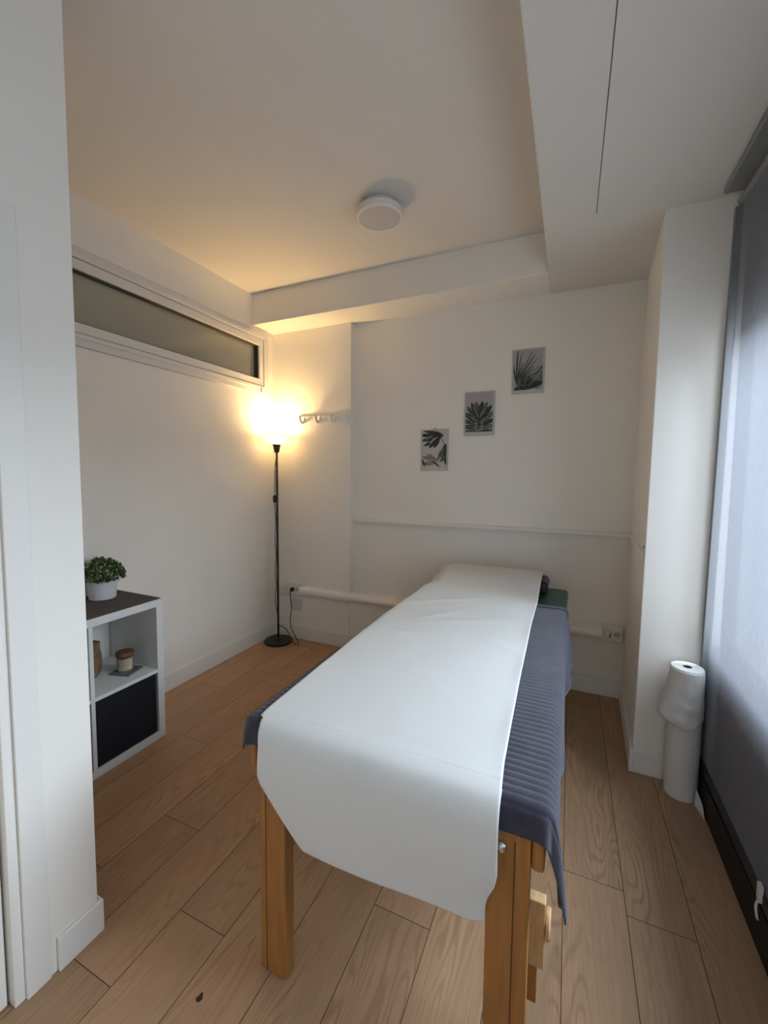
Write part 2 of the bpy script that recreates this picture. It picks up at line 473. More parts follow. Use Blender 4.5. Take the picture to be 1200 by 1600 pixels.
# baseboards --------------------------------------------------------
BH, BT = 0.115, 0.014
bm = BM(); box(bm, XL, XL + BT, YP, YN, 0, BH)
struct('baseboard_left', bm, M['trim'], 'white baseboard of the left wall', 'baseboard', bevel=0.004)
bm = BM(); box(bm, XL + BT, -0.7, YN - BT, YN, 0, BH); box(bm, -0.7, 0.352, YB - BT, YB, 0, BH)
struct('baseboard_back', bm, M['trim'], 'white baseboard of the back wall behind the massage table', 'baseboard', bevel=0.004)
bm = BM()
hexa(bm, [(0.311, YC - BT, 0), (0.326, YC - BT, 0), (0.353, YB - BT, 0), (0.338, YB - BT, 0),
          (0.312, YC - BT, BH), (0.327, YC - BT, BH), (0.354, YB - BT, BH), (0.339, YB - BT, BH)])
box(bm, 0.3265, 0.575, YC - BT, YC, 0, BH)
struct('baseboard_right', bm, M['trim'], 'white baseboard wrapping the pier by the paper roll', 'baseboard', bevel=0.003)
bm = BM(); box(bm, XP, XP + 0.012, 0.656, YP + 0.012, 0, 0.105); box(bm, XP - 0.6, XP, YP, YP + 0.012, 0, 0.105)
struct('baseboard_partition', bm, M['trim'], 'short white baseboard block at the foot of the partition end', 'baseboard', bevel=0.004)

# chair rail
bm = BM()
prof = [(0, 1.030), (0.012, 1.031), (0.013, 1.046), (0.020, 1.048), (0.022, 1.058), (0.036, 1.062), (0.040, 1.070), (0.040, 1.080), (0.030, 1.086), (0, 1.088)]
a = [bm.verts.new((XN, YB - d, z)) for d, z in prof]; b = [bm.verts.new((0.353, YB - d, z)) for d, z in prof]
for i in range(len(prof) - 1): bm.faces.new((a[i], b[i], b[i + 1], a[i + 1]))
bm.faces.new(a); bm.faces.new(b[::-1])
c = [bm.verts.new((0.361 - d * 0.25, YB - 0.001, z)) for d, z in prof]; e = [bm.verts.new((0.334 - d * 0.25, YC + 0.03, z)) for d, z in prof]
for i in range(len(prof) - 1): bm.faces.new((c[i], e[i], e[i + 1], c[i + 1]))
bm.faces.new(c); bm.faces.new(e[::-1])
struct('trim_3', bm, M['trim'], 'white chair rail moulding across the back wall below the leaf prints', 'moulding')

# ------------------------------------------------------------------ transom window (left wall)
win = empty('window_2', (XL, 2.0, 2.36), 'long low transom window with grey frosted pane high on left wall', 'window', kind='structure')


def ring_yz(bm, y0, y1, z0, z1, t, x0, x1):
    box(bm, x0, x1, y0, y1, z1 - t, z1); box(bm, x0, x1, y0, y1, z0, z0 + t)
    box(bm, x0, x1, y0, y0 + t, z0 + t, z1 - t); box(bm, x0, x1, y1 - t, y1, z0 + t, z1 - t)


oy, oz = 2.0, 2.36
bm = BM(); ring_yz(bm, 1.17 - oy, 2.982 - oy, 2.112 - oz, 2.618 - oz, 0.045, -0.02, 0.014)
obj('casing', bm, M['upvc'], win, bevel=0.004)
bm = BM(); ring_yz(bm, 1.21 - oy, 2.942 - oy, 2.150 - oz, 2.586 - oz, 0.026, -0.05, 0.022)
obj('window_frame', bm, M['upvc'], win, bevel=0.003)
bm = BM(); ring_yz(bm, 1.238 - oy, 2.912 - oy, 2.180 - oz, 2.556 - oz, 0.052, -0.05, 0.017)
sash = obj('sash', bm, M['upvc'], win, bevel=0.003)
bm = BM(); ring_yz(bm, 1.288 - oy, 2.862 - oy, 2.230 - oz, 2.506 - oz, 0.007, -0.045, 0.004)
obj('gasket', bm, M['gasket'], sash)
bm = BM(); box(bm, -0.040, -0.034, 1.293 - oy, 2.857 - oy, 2.235 - oz, 2.501 - oz)
obj('pane', bm, M['frosted'], sash)
bm = BM(); box(bm, 0.012, 0.032, 2.872 - oy, 2.884 - oy, 2.128 - oz, 2.168 - oz)
obj('latch', bm, M['upvc'], win, bevel=0.003)
# dim corridor behind the pane
bm = BM(); box(bm, XL - 0.9, XL - 0.86, 1.0, 3.2, 2.0, 2.8)
struct('wall_corridor', bm, M['concrete'], 'dim corridor wall behind the transom pane', 'wall')

# ------------------------------------------------------------------ street window behind the blind
sw = empty('window_1', (0.66, 0.4, 0), 'tall street window hidden behind the grey roller blind', 'window', kind='structure')
bm = BM(); box(bm, -0.012, 0.03, -2.0, YC - 0.4 - 0.0005, 0, 0.06); box(bm, -0.012, 0.03, -2.0, YC - 0.4 - 0.0005, 2.56, 2.64); box(bm, -0.012, 0.03, YC - 0.4 - 0.010, YC - 0.4 - 0.0005, 0.06, 2.56)
obj('window_frame', bm, M['darkframe'], sw)
bm = BM(); box(bm, 0.006, 0.012, -2.0, YC - 0.4 - 0.0005, 0.06, 2.56)
obj('pane', bm, M['windowglass'], sw)
bm = BM(); hexa(bm, [(0.572 - 0.66, -2.0, 0), (0.62 - 0.66, -2.0, 0), (0.62 - 0.66, YC - 0.4 - 0.001, 0), (0.572 - 0.66, YC - 0.4 - 0.001, 0),
                     (0.576 - 0.66, -2.0, 0.125), (0.62 - 0.66, -2.0, 0.125), (0.62 - 0.66, YC - 0.4 - 0.001, 0.125), (0.576 - 0.66, YC - 0.4 - 0.001, 0.125)])
obj('window_base', bm, M['darkframe'], sw, bevel=0.004)

# ------------------------------------------------------------------ roller blind
bl = empty('roller_blind', (0.60, 0.4, 0), 'large grey fabric roller blind covering the window on the right', 'blind')
bm = BM()
ny, nz = 40, 60
g = []
for i in range(ny + 1):
    row = []
    y = -2.0 + (YC - 0.4 - 0.045 + 2.0) * i / ny
    for j in range(nz + 1):
        z = 0.175 + (2.615 - 0.175) * j / nz
        x = xw(z) - 0.60 + 0.0012 * math.sin(y * 9) * math.sin(z * 1.4)
        row.append(bm.verts.new((x, y, z)))
    g.append(row)
for i in range(ny):
    for j in range(nz): bm.faces.new((g[i][j], g[i + 1][j], g[i + 1][j + 1], g[i][j + 1]))
obj('blind_fabric', bm, M['blind'], bl, smooth=True)
bm = BM(); box(bm, -0.022, -0.008, -2.0, YC - 0.4 - 0.05, 0.135, 0.180)
obj('bottom_bar', bm, M['darkbar'], bl, bevel=0.004)
bm = BM(); box(bm, -0.030, -0.020, 1.20, 1.222, 0.150, 0.205)
tube(bm, [(-0.028, 1.211, 0.150), (-0.032, 1.211, 0.13), (-0.03, 1.205, 0.10), (-0.024, 1.211, 0.088)], 0.004, 8)
obj('chain_clip', bm, M['plastic'], bl, bevel=0.002)
bm = BM(); box(bm, -0.065, 0.028, -2.0, 1.885, 2.618, 2.6468)
tr_ = obj('head_track', bm, M['aluminium'], bl, bevel=0.004)
bm = BM(); lathe(bm, [(0.021, -2.0), (0.021, YC - 0.4 - 0.02)], 20, (0.020, 0, 2.606), axis='Y')
obj('roller_tube', bm, M['aluminium'], bl, smooth=False)
bm = BM(); lathe(bm, [(0.004, 0.0), (0.004, 0.003)], 10, (-0.030, 1.72, 2.6155), axis='Z')
obj('track_screw', bm, M['chrome'], bl)
bm = BM(); hexa(bm, [(0.566 - 0.6, YC - 0.4 - 0.022, 0), (0.600 - 0.6, YC - 0.4 - 0.022, 0), (0.600 - 0.6, YC - 0.4 - 0.002, 0), (0.566 - 0.6, YC - 0.4 - 0.002, 0),
                     (0.592 - 0.6, YC - 0.4 - 0.022, 2.59), (0.622 - 0.6, YC - 0.4 - 0.022, 2.59), (0.622 - 0.6, YC - 0.4 - 0.002, 2.59), (0.592 - 0.6, YC - 0.4 - 0.002, 2.59)])
obj('side_channel', bm, M['railgrey'], bl, bevel=0.003)

# ------------------------------------------------------------------ ceiling lamp (off)
cl = empty('ceiling_lamp', (-0.980, 2.172, ZC), 'round white flush ceiling lamp, switched off', 'lamp')
bm = BM(); lathe(bm, [(0.085, -0.04), (0.085, 0.0)], 40)
obj('mount', bm, M['ringwhite'], cl, smooth=False)
bm = BM(); lathe(bm, [(0.085, -0.032), (0.120, -0.032), (0.125, -0.037), (0.125, -0.066), (0.121, -0.072), (0.112, -0.072), (0.110, -0.069)], 56, cap0=True, cap1=False)
obj('rim', bm, M['ringwhite'], cl, smooth=False)
bm = BM(); lathe(bm, [(0.1105, -0.066), (0.1105, -0.0685), (0.06, -0.0705), (0.01, -0.071)], 56)
obj('diffuser', bm, M['diffuser'], cl, smooth=False)

# ------------------------------------------------------------------ floor lamp
LX, LY = -2.237, 2.911
TX, TY = -2.250, 2.925
lamp = empty('floor_lamp', (LX, LY, 0), 'lit uplighter floor lamp with black pole in the back left corner', 'lamp')


def lp(z):
    t = z / 1.68
    return ((TX - LX) * t, (TY - LY) * t, z)


bm = BM(); lathe(bm, [(0.116, 0.0), (0.118, 0.004), (0.118, 0.018), (0.112, 0.024), (0.03, 0.027), (0.016, 0.034), (0.012, 0.045)], 48)
obj('base', bm, M['black'], lamp, smooth=False)
bm = BM(); tube(bm, [lp(0.03), lp(0.8), lp(1.66)], 0.0095, 12, 2)
obj('pole', bm, M['black'], lamp, smooth=True)
bm = BM(); cx, cy, _ = lp(1.68)
lathe(bm, [(0.010, 1.622), (0.020, 1.628), (0.024, 1.645), (0.033, 1.690), (0.033, 1.694)], 28, (cx, cy, 0))
obj('socket', bm, M['black'], lamp, smooth=False)
bm = BM()
lathe(bm, [(0.030, 1.694), (0.050, 1.703), (0.085, 1.724), (0.112, 1.748), (0.126, 1.772), (0.1235, 1.772), (0.1095, 1.750), (0.083, 1.727), (0.049, 1.706), (0.030, 1.697)], 48, (cx, cy, 0), cap0=False, cap1=False)
obj('lamp_shade', bm, M['shade'], lamp, smooth=True)
bm = BM()
lathe(bm, [(0.012, 1.695), (0.013, 1.716), (0.024, 1.735), (0.028, 1.752), (0.022, 1.768), (0.008, 1.777)], 20, (cx, cy, 0))
obj('bulb', bm, M['bulb'], lamp, smooth=True)
pl = bpy.data.lights.new('lamp_light', 'POINT'); pl.energy = 5.5; pl.color = (1.0, 0.64, 0.27); pl.shadow_soft_size = 0.034
po = bpy.data.objects.new('lamp_light', pl); C.objects.link(po); po.parent = lamp; po.location = (cx, cy, 1.752)
sl = bpy.data.lights.new('lamp_uplight', 'SPOT'); sl.energy = 27; sl.color = (1.0, 0.66, 0.29); sl.shadow_soft_size = 0.034; sl.spot_size = R(165); sl.spot_blend = 1.0
so_l = bpy.data.objects.new('lamp_uplight', sl); C.objects.link(so_l); so_l.parent = lamp; so_l.location = (cx, cy, 1.752); so_l.rotation_euler = (R(180), 0, 0)
bm = BM(); pts = [lp(1.62)]
for i, (z, s) in enumerate([(1.5, 0.014), (1.35, 0.018), (1.20, 0.020), (1.05, 0.012), (0.9, 0.020), (0.75, 0.012), (0.62, 0.021), (0.5, 0.013), (0.38, 0.022), (0.28, 0.012), (0.2, 0.016), (0.155, 0.018)]):
    p = lp(z); pts.append((p[0] - s if i < 10 else p[0] + s * .6, p[1] - s * .35, z))
pts += [(0.055, 0.03, 0.115), (0.12, 0.015, 0.05), (0.165, 0.01, 0.006), (0.20, 0.02, 0.006), (0.16, 0.05, 0.03), (0.085, 0.075, 0.10), (0.06, 0.09, 0.17), (0.075, 0.085, 0.28), (0.065, 0.085, 0.38), (0.062, 0.09, 0.432), (0.075, 0.098, 0.442)]
tube(bm, pts, 0.0034, 7, 8)
cord = obj('power_cord', bm, M['black'], lamp, smooth=True)
bm = BM(); lathe(bm, [(0.012, 0.078), (0.019, 0.088), (0.019, 0.100), (0.016, 0.1035)], 20, (0.0775, 0, 0.447), axis='Y')
obj('plug', bm, M['blackplastic'], cord, smooth=False)
bm = BM(); p = lp(1.22); lathe(bm, [(0.006, -0.034), (0.013, -0.024), (0.014, 0.02), (0.007, 0.032)], 12, (p[0] - 0.021, p[1] - 0.007, 1.235))
obj('switch', bm, M['blackplastic'], cord, smooth=True)

# ------------------------------------------------------------------ coat rack
rk = empty('coat_rack', (-1.885, YN, 1.89), 'white wooden coat rack with three hooks beside the floor lamp', 'coat rack')
bm = BM(); box(bm, -0.237, 0.236, -0.022, -0.0005, -0.042, 0.040)
obj('board', bm, M['trim'], rk, bevel=0.004)
for hx in (-0.165, -0.012, 0.128):
    bm = BM()
    tube(bm, [(hx, -0.016, 0.016), (hx, -0.030, -0.008), (hx, -0.056, -0.016), (hx, -0.080, -0.004), (hx, -0.090, 0.020)], lambda t: 0.0105 + 0.002 * t, 12, 6)
    lathe(bm, [(0.016, -0.024), (0.016, -0.0175)], 18, (hx, 0, 0.016), axis='Y')
    lathe(bm, [(0.006, 0.014), (0.014, 0.020), (0.015, 0.028), (0.007, 0.035)], 14, (hx, -0.090, 0))
    obj('hook', bm, M['trim'], rk, smooth=True)

# ------------------------------------------------------------------ cable trunk and sockets
bm = BM()
def trunk(bm, x0, x1, yb, yf, z0, z1):
    n = 8; h = (z1 - z0) / 2; zc = (z0 + z1) / 2; d = yb - yf
    pr = [(0, -h)] + [(d * math.cos(R(90) * (1 - 0) - R(180) * i / n - R(90) + R(90)) if False else d * math.sin(R(180) * (i + 0.0001) / n) ** 0.6, -h * math.cos(R(180) * i / n)) for i in range(1, n)] + [(0, h)]
    a = [bm.verts.new((x0, yb - q, zc + z)) for q, z in pr]; b = [bm.verts.new((x1, yb - q, zc + z)) for q, z in pr]
    for i in range(len(pr)): bm.faces.new((a[i], b[i], b[(i + 1) % len(pr)], a[(i + 1) % len(pr)]))
    bm.faces.new(a); bm.faces.new(b[::-1])
trunk(bm, -2.0925, XN, YN - 0.0005, 3.012, 0.392, 0.472)
trunk(bm, XN, 0.2185, YB - 0.0005, 3.012, 0.396, 0.476)
struct('trim_4', bm, M['trim'], 'white rounded pipe cover along the back wall above the baseboard', 'pipe cover')

so = empty('wall_socket', (-2.163, YN, 0.45), 'white double socket box behind the floor lamp', 'socket')
bm = BM(); box(bm, -0.070, 0.070, -0.042, -0.0005, -0.052, 0.050)
obj('socket_box', bm, M['plastic'], so, bevel=0.004)
bm = BM(); box(bm, -0.142, -0.0705, -0.028, -0.0005, -0.060, 0.010)
obj('side_box', bm, M['plastic'], so, bevel=0.004)
for hx in (0.003, 0.045):
    bm = BM(); lathe(bm, [(0.019, -0.0435), (0.019, -0.041)], 22, (hx - 0.0, 0, -0.003), axis='Y')
    hl = obj('socket_well', bm, M['frame'], so)
    bm = BM()
    for dx in (-0.008, 0.008): lathe(bm, [(0.003, -0.0445), (0.003, -0.043)], 10, (hx + dx, 0, -0.003), axis='Y')
    obj('contact_hole', bm, M['gasket'], hl)

so2 = empty('wall_socket', (0.281, YB, 0.437), 'white double socket box in the back right corner, beside the pier', 'socket')
bm = BM(); box(bm, -0.062, 0.058, -0.050, -0.0005, -0.048, 0.046)
obj('socket_box', bm, M['plastic'], so2, bevel=0.004)
for hx in (-0.022, 0.026):
    bm = BM(); lathe(bm, [(0.019, -0.0515), (0.019, -0.049)], 22, (hx, 0, 0), axis='Y')
    hl = obj('socket_well', bm, M['frame'], so2)
    bm = BM()
    for dx in ((-0.008, 0.008) if hx > 0 else (0.010,)): lathe(bm, [(0.0035, -0.0530), (0.0035, -0.0505)], 10, (hx + dx, 0, 0), axis='Y')
    obj('contact_hole', bm, M['gasket'], hl)
bm = BM(); box(bm, -0.038, -0.012, -0.066, -0.0517, -0.010, 0.016); box(bm, -0.026, -0.018, -0.068, -0.052, -0.026, -0.008)
obj('adapter', bm, M['plastic'], so2, bevel=0.003)
bm = BM(); box(bm, -0.0165, -0.0115, -0.068, -0.052, -0.022, 0.006)
obj('adapter_slot', bm, M['gasket'], so2)

pt = BM(); box(pt, -2.208, -2.093, YN - 0.004, YN - 0.0005, 0.250, 0.352)
tag(obj('blanking_plate', pt, M['plate'], bevel=0.001), 'faint grey blanking plate on wall under the socket by floor lamp', 'wall plate')

# ------------------------------------------------------------------ leaf prints

def leafpoly(bm, cx, cz, ang, ln, wd, y, mi, x0, x1, z0, z1, n=9, bend=0.0):
    """a pointed leaf blade lying in the print, clipped to the sheet"""
    pts = []
    ca, sa = math.cos(ang), math.sin(ang)
    side = []
    for i in range(n + 1):
        t = i / n; ww = wd * math.sin(math.pi * min(1, t * 0.93 + 0.07)) ** 0.6
        side.append((t * ln, ww, bend * ln * t * t))
    loop = [(a, wv + bd) for a, wv, bd in side] + [(a, -wv + bd) for a, wv, bd in side[::-1]]
    P = [(cx + a * ca - b * sa, cz + a * sa + b * ca) for a, b in loop]
    # Sutherland-Hodgman against the sheet
    for axis, lim, sgn in ((0, x0, 1), (0, x1, -1), (1, z0, 1), (1, z1, -1)):
        out = []
        for i in range(len(P)):
            p, q = P[i], P[(i + 1) % len(P)]
            ip, iq = sgn * (p[axis] - lim) >= 0, sgn * (q[axis] - lim) >= 0
            if ip: out.append(p)
            if ip != iq:
                t = (lim - p[axis]) / (q[axis] - p[axis]); out.append((p[0] + t * (q[0] - p[0]), p[1] + t * (q[1] - p[1])))
        P = out
        if len(P) < 3: return
    Q = []
    for p in P:
        if not Q or abs(p[0] - Q[-1][0]) + abs(p[1] - Q[-1][1]) > 1e-5: Q.append(p)
    if len(Q) > 2 and abs(Q[0][0] - Q[-1][0]) + abs(Q[0][1] - Q[-1][1]) < 1e-5: Q.pop()
    if len(Q) < 3: return
    f = bm.faces.new([bm.verts.new((x, y, z)) for x, z in Q]); f.material_index = mi
    if f.normal.y > 0: f.normal_flip()


def print_thing(loc, w_, h_, label, art, sheet, hook=False):
    t = empty('leaf_print', loc, label, 'picture', 'leaf prints on the back wall')
    bw = 0.009
    bm = BM()
    box(bm, -w_ / 2, w_ / 2, -0.006, -0.0005, -h_ / 2, h_ / 2)
    fr = obj('backing_board', bm, M['frame'], t, bevel=0.001)
    x0, x1, z0, z1 = -w_ / 2 + bw, w_ / 2 - 0.013, -h_ / 2 + 0.026, h_ / 2 - 0.009
    bm = BM(); box(bm, x0, x1, -0.0068, -0.0061, z0, z1)
    art(bm, x0, x1, z0, z1)
    me_o = obj('leaf_sheet', bm, [sheet, M['ink'], M['ink2'], M['ink3'], M['printlight']], t)
    bm = BM()
    d = 0.0105
    for bx in ((-w_ / 2, w_ / 2, h_ / 2 - 0.004, h_ / 2), (-w_ / 2, w_ / 2, -h_ / 2, -h_ / 2 + 0.004)): box(bm, bx[0], bx[1], -d, -0.0062, bx[2], bx[3])
    for bx in ((-w_ / 2, -w_ / 2 + 0.004), (w_ / 2 - 0.004, w_ / 2)): box(bm, bx[0], bx[1], -d, -0.0062, -h_ / 2 + 0.004, h_ / 2 - 0.004)
    obj('frame', bm, M['frame'], t, bevel=0.001)
    if hook:
        bm = BM(); box(bm, -0.012, 0.012, -0.006, -0.001, h_ / 2 + 0.0002, h_ / 2 + 0.010)
        obj('hanger', bm, M['frame'], t, bevel=0.001)
    return t


def art_drooping(bm, x0, x1, z0, z1):
    a = (bm, x0, x1, z0, z1); W = x1 - x0; H = z1 - z0
    L = lambda u, v, an, ln, wd, mi, k, bend=0: leafpoly(bm, x0 + u * W, z0 + v * H, R(an), ln * H, wd * H, -0.0071 - k * 0.00003, mi, x0, x1, z0, z1, bend=bend)
    k = 0
    for u, v, an, ln, wd in ((0.72, 0.86, 178, 0.62, 0.055), (0.74, 0.84, 192, 0.56, 0.06), (0.74, 0.80, 205, 0.52, 0.06), (0.72, 0.80, 222, 0.42, 0.055), (0.70, 0.78, 240, 0.30, 0.05), (0.75, 0.92, 172, 0.5, 0.04), (0.55, 0.86, 0, 0.22, 0.07)):
        k += 1; L(u, v, an, ln, wd, 1, k)
    for u, v, an, ln, wd in ((0.62, 0.82, 215, 0.30, 0.012), (0.50, 0.80, 232, 0.22, 0.012), (0.42, 0.86, 205, 0.22, 0.010)):
        k += 1; L(u, v, an, ln, wd, 4, 20 + k)
    L(0.74, 0.82, -58, 0.36, 0.010, 1, 12)
    for u, v, an, ln, wd in ((0.96, 0.62, 258, 0.50, 0.075), (0.90, 0.52, 245, 0.42, 0.07), (1.02, 0.60, 268, 0.55, 0.09), (0.98, 0.30, 215, 0.26, 0.05)):
        k += 1; L(u, v, an, ln, wd, 1 if k % 2 else 2, k)
    L(0.78, 0.26, 235, 0.16, 0.02, 4, 30)
    for u, v, an, ln, wd in ((0.62, 0.20, 170, 0.45, 0.06), (0.60, 0.14, 188, 0.42, 0.06), (0.55, 0.22, 150, 0.30, 0.05)):
        k += 1; L(u, v, an, ln, wd, 3, k)
    L(0.0, 0.22, -70, 0.22, 0.03, 1, 33); L(0.45, 0.16, -38, 0.26, 0.022, 1, 34)


def art_fan(bm, x0, x1, z0, z1):
    W = x1 - x0; H = z1 - z0
    k = 0
    for side in (1, -1):
        for i, (v, an, ln, wd) in enumerate(((0.03, 2, 0.40, 0.020), (0.10, 8, 0.44, 0.042), (0.17, 20, 0.46, 0.046), (0.24, 34, 0.48, 0.050), (0.30, 49, 0.47, 0.054), (0.35, 63, 0.44, 0.054), (0.38, 78, 0.40, 0.050))):
            k += 1
            leafpoly(bm, x0 + 0.5 * W, z0 + v * H, R(an if side > 0 else 180 - an), ln * 1.04 * H, wd * 1.3 * H, -0.0071 - k * 0.00003, 1 if (i + (side > 0)) % 2 else 2, x0, x1, z0, z1)
            k += 1
            leafpoly(bm, x0 + 0.5 * W, z0 + v * H, R(an if side > 0 else 180 - an), ln * 0.9 * H, wd * 0.22 * H, -0.0079 - k * 0.00002, 3 if i % 2 else 1, x0, x1, z0, z1)
    leafpoly(bm, x0 + 0.5 * W, z0 + 0.0 * H, R(90), 0.7 * H, 0.016 * H, -0.0090, 1, x0, x1, z0, z1)
    for s in (1, -1):
        for q in range(3):
            leafpoly(bm, x0 + (0.5 + s * 0.07) * W, z0 + (0.10 + 0.055 * q) * H, R(90 - s * (80 - q * 8)), 0.075 * H, 0.010 * H, -0.0091 - q * 0.00003, 4, x0, x1, z0, z1)


def art_palm(bm, x0, x1, z0, z1):
    W = x1 - x0; H = z1 - z0
    k = 0
    for an, ln in ((88, 0.92), (80, 0.80), (72, 0.55), (63, 0.86), (56, 0.84), (48, 0.80), (41, 0.62), (33, 0.72), (24, 0.6), (14, 0.5), (100, 0.6), (4, 0.4), (-30, 0.3), (-60, 0.3)):
        k += 1
        leafpoly(bm, x0 + 0.10 * W, z0 + 0.20 * H, R(an), ln * H, 0.018 * H, -0.0071 - k * 0.00003, 1 if k % 2 else 2, x0, x1, z0, z1)
    for an, ln in ((30, 0.4), (45, 0.36), (60, 0.34), (76, 0.3), (12, 0.4), (95, 0.26), (120, 0.25)):
        k += 1
        leafpoly(bm, x0 + 0.36 * W, z0 + 0.06 * H, R(an), ln * H, 0.030 * H, -0.0076 - k * 0.00003, 1 if k % 3 else 2, x0, x1, z0, z1)
    for i in range(9):
        k += 1
        leafpoly(bm, x0 + (0.62 + 0.045 * i) * W, z0 + (0.18 + 0.045 * i) * H, R(-48 - 3 * i), (0.26 + 0.012 * i) * H, 0.013 * H, -0.0071 - k * 0.00003, 1, x0, x1, z0, z1)
        leafpoly(bm, x0 + (0.62 + 0.045 * i) * W, z0 + (0.18 + 0.045 * i) * H, R(88 - 4 * i), 0.17 * H, 0.012 * H, -0.0072 - k * 0.00003, 2, x0, x1, z0, z1)
    leafpoly(bm, x0 + 0.05 * W, z0 + 0.02 * H, R(12), 0.75 * H, 0.085 * H, -0.0071, 1, x0, x1, z0, z1)


print_thing((-0.935, YB, 1.635), 0.210, 0.308, 'lowest of the three leaf prints, drooping split leaves', art_drooping, M['printlight'], True)
print_thing((-0.608, YB, 1.888), 0.214, 0.313, 'middle leaf print, one upright split leaf fanned on grey', art_fan, M['print'])
print_thing((-0.287, YB, 2.157), 0.210, 0.300, 'highest of the three prints, spiky palm leaves on grey', art_palm, M['print'])

# ------------------------------------------------------------------ shelf unit
XS, XK = -1.987, -2.377
Y0, Y1 = 0.815, 1.580
su = empty('shelf_unit', ((XS + XK) / 2, (Y0 + Y1) / 2, 0), 'white cube shelf unit against the left wall behind the partition', 'shelf')
ox, oyy = (XS + XK) / 2, (Y0 + Y1) / 2
hx = (XS - XK) / 2; hy = (Y1 - Y0) / 2
T = 0.038
bm = BM(); box(bm, -hx, hx, -hy, hy, 0.77 - T, 0.77); obj('top_panel', bm, M['melamine'], su, bevel=0.0015)
bm = BM(); box(bm, -hx, hx, -hy, hy, 0, T); obj('bottom_panel', bm, M['melamine'], su, bevel=0.0015)
for s in (-1, 1):
    bm = BM(); a, b = sorted((s * hy, s * (hy - T))); box(bm, -hx, hx, a, b, T, 0.77 - T); obj('side_panel', bm, M['melamine'], su, bevel=0.0015)
bm = BM(); box(bm, -hx, hx - 0.0005, -hy + T, hy - T, 0.371, 0.390); obj('shelf_board', bm, M['melamine'], su, bevel=0.0015)
bm = BM(); box(bm, -hx, hx, -0.0095, 0.0095, T, 0.77 - T); obj('divider', bm, M['melamine'], su, bevel=0.0015)

bm = BM(); box(bm, XK + 0.005, XS - 0.006, Y0 + 0.01, Y1 - 0.004, 0.7702, 0.7735)
tag(obj('shelf_mat', bm, M['feltmat'], bevel=0.001), 'dark grey mat lying on top of the white shelf unit', 'mat')


def storage_box(yc, label):
    t = empty('storage_box', (ox, yc, T + 0.001), label, 'box', 'black boxes in the shelf unit')
    bm = BM(); hw = 0.164; hd = 0.185; hh = 0.322
    v = box(bm, -hd, hd, -hw, hw, 0, hh)
    # open top: inner floor
    bm2 = bm
    o = obj('box_body', bm2, M['boxblack'], t, bevel=0.006, seg=3)
    bm = BM(); box(bm, hd - 0.001, hd + 0.0015, -hw + 0.004, hw - 0.004, hh - 0.012, hh - 0.002)
    obj('top_hem', bm, M['boxblack'], t, bevel=0.001)
    return t


storage_box(oyy + 0.176, 'black fabric storage box fully seen in the lower shelf, below the candle')
storage_box(oyy - 0.176, 'black storage box mostly hidden by the partition, lower shelf cell')

# candle on its coaster
bm = BM(); box(bm, -0.056, 0.056, -0.056, 0.056, 0, 0.009)
co_ = obj('coaster', bm, M['slate'], bevel=0.002); co_.location = (-2.115, 1.452, 0.3905); co_.rotation_euler = (0, 0, 0.3)
tag(co_, 'square grey slate coaster under the candle on the shelf', 'coaster')
cn = empty('candle', (-2.118, 1.448, 0.400), 'cream candle in a glass jar with brown wooden lid on coaster', 'candle')
bm = BM(); lathe(bm, [(0.037, 0), (0.040, 0.004), (0.040, 0.080), (0.0385, 0.080), (0.0385, 0.006), (0.0, 0.005)][:5], 32, cap1=True)
obj('jar', bm, M['glass'], cn, smooth=False)
bm = BM(); lathe(bm, [(0.0375, 0.0075), (0.0375, 0.070), (0.005, 0.0695)], 32)
obj('wax', bm, M['wax'], cn)
bm = BM(); lathe(bm, [(0.042, 0.081), (0.044, 0.084), (0.044, 0.098), (0.042, 0.101)], 32)
obj('lid', bm, M['lid'], cn)

# pouch partly behind the divider
bm = BM()
n = 28
rings = []
for j, (z, rx, ry) in enumerate(((0, 0.045, 0.060), (0.01, 0.052, 0.068), (0.06, 0.055, 0.072), (0.11, 0.054, 0.071), (0.135, 0.051, 0.068), (0.16, 0.052, 0.070), (0.172, 0.052, 0.070))):
    ring = []
    for i in range(n):
        a = 2 * math.pi * i / n; k = 1 + 0.05 * math.sin(5 * a + j)
        ring.append(bm.verts.new((rx * k * math.cos(a), ry * k * math.sin(a), z + (0.006 * math.sin(3 * a) if j == 6 else 0))))
    rings.append(ring)
for a, b in zip(rings, rings[1:]):
    for i in range(n): bm.faces.new((a[i], a[(i + 1) % n], b[(i + 1) % n], b[i]))
bm.faces.new(rings[0][::-1]); bm.faces.new(rings[-1])
pouch = obj('pouch', bm, M['burlap'], smooth=True); pouch.location = (-2.235, 1.318, 0.3905)
tag(pouch, 'brown woven pouch half hidden by the shelf divider, beside the candle', 'pouch')

# potted plant
pp = empty('potted_plant', (-2.268, 1.437, 0.7736), 'small bushy green plant in a white pot on top of shelf unit', 'plant')
bm = BM(); lathe(bm, [(0.060, 0), (0.064, 0.004), (0.072, 0.095), (0.073, 0.100), (0.068, 0.100), (0.066, 0.088), (0.01, 0.087)], 40, cap1=True)
obj('pot', bm, M['pot'], pp)
bm = BM(); lathe(bm, [(0.0655, 0.0875), (0.05, 0.092), (0.005, 0.094)], 24)
obj('soil', bm, M['soil'], pp)
bm = BM()
rnd = random.Random(11)
for i in range(46):
    a = rnd.uniform(0, 2 * math.pi); el = rnd.uniform(0.25, 1.45); ln = rnd.uniform(0.075, 0.118)
    d = Vector((math.cos(a) * math.cos(el), math.sin(a) * math.cos(el), math.sin(el) * 0.92))
    p0 = Vector((d.x * 0.02, d.y * 0.02, 0.085)); p1 = p0 + d * ln
    tube(bm, [p0, (p0 + p1) / 2 + Vector((0, 0, 0.006)), p1], 0.0014, 4, 2)
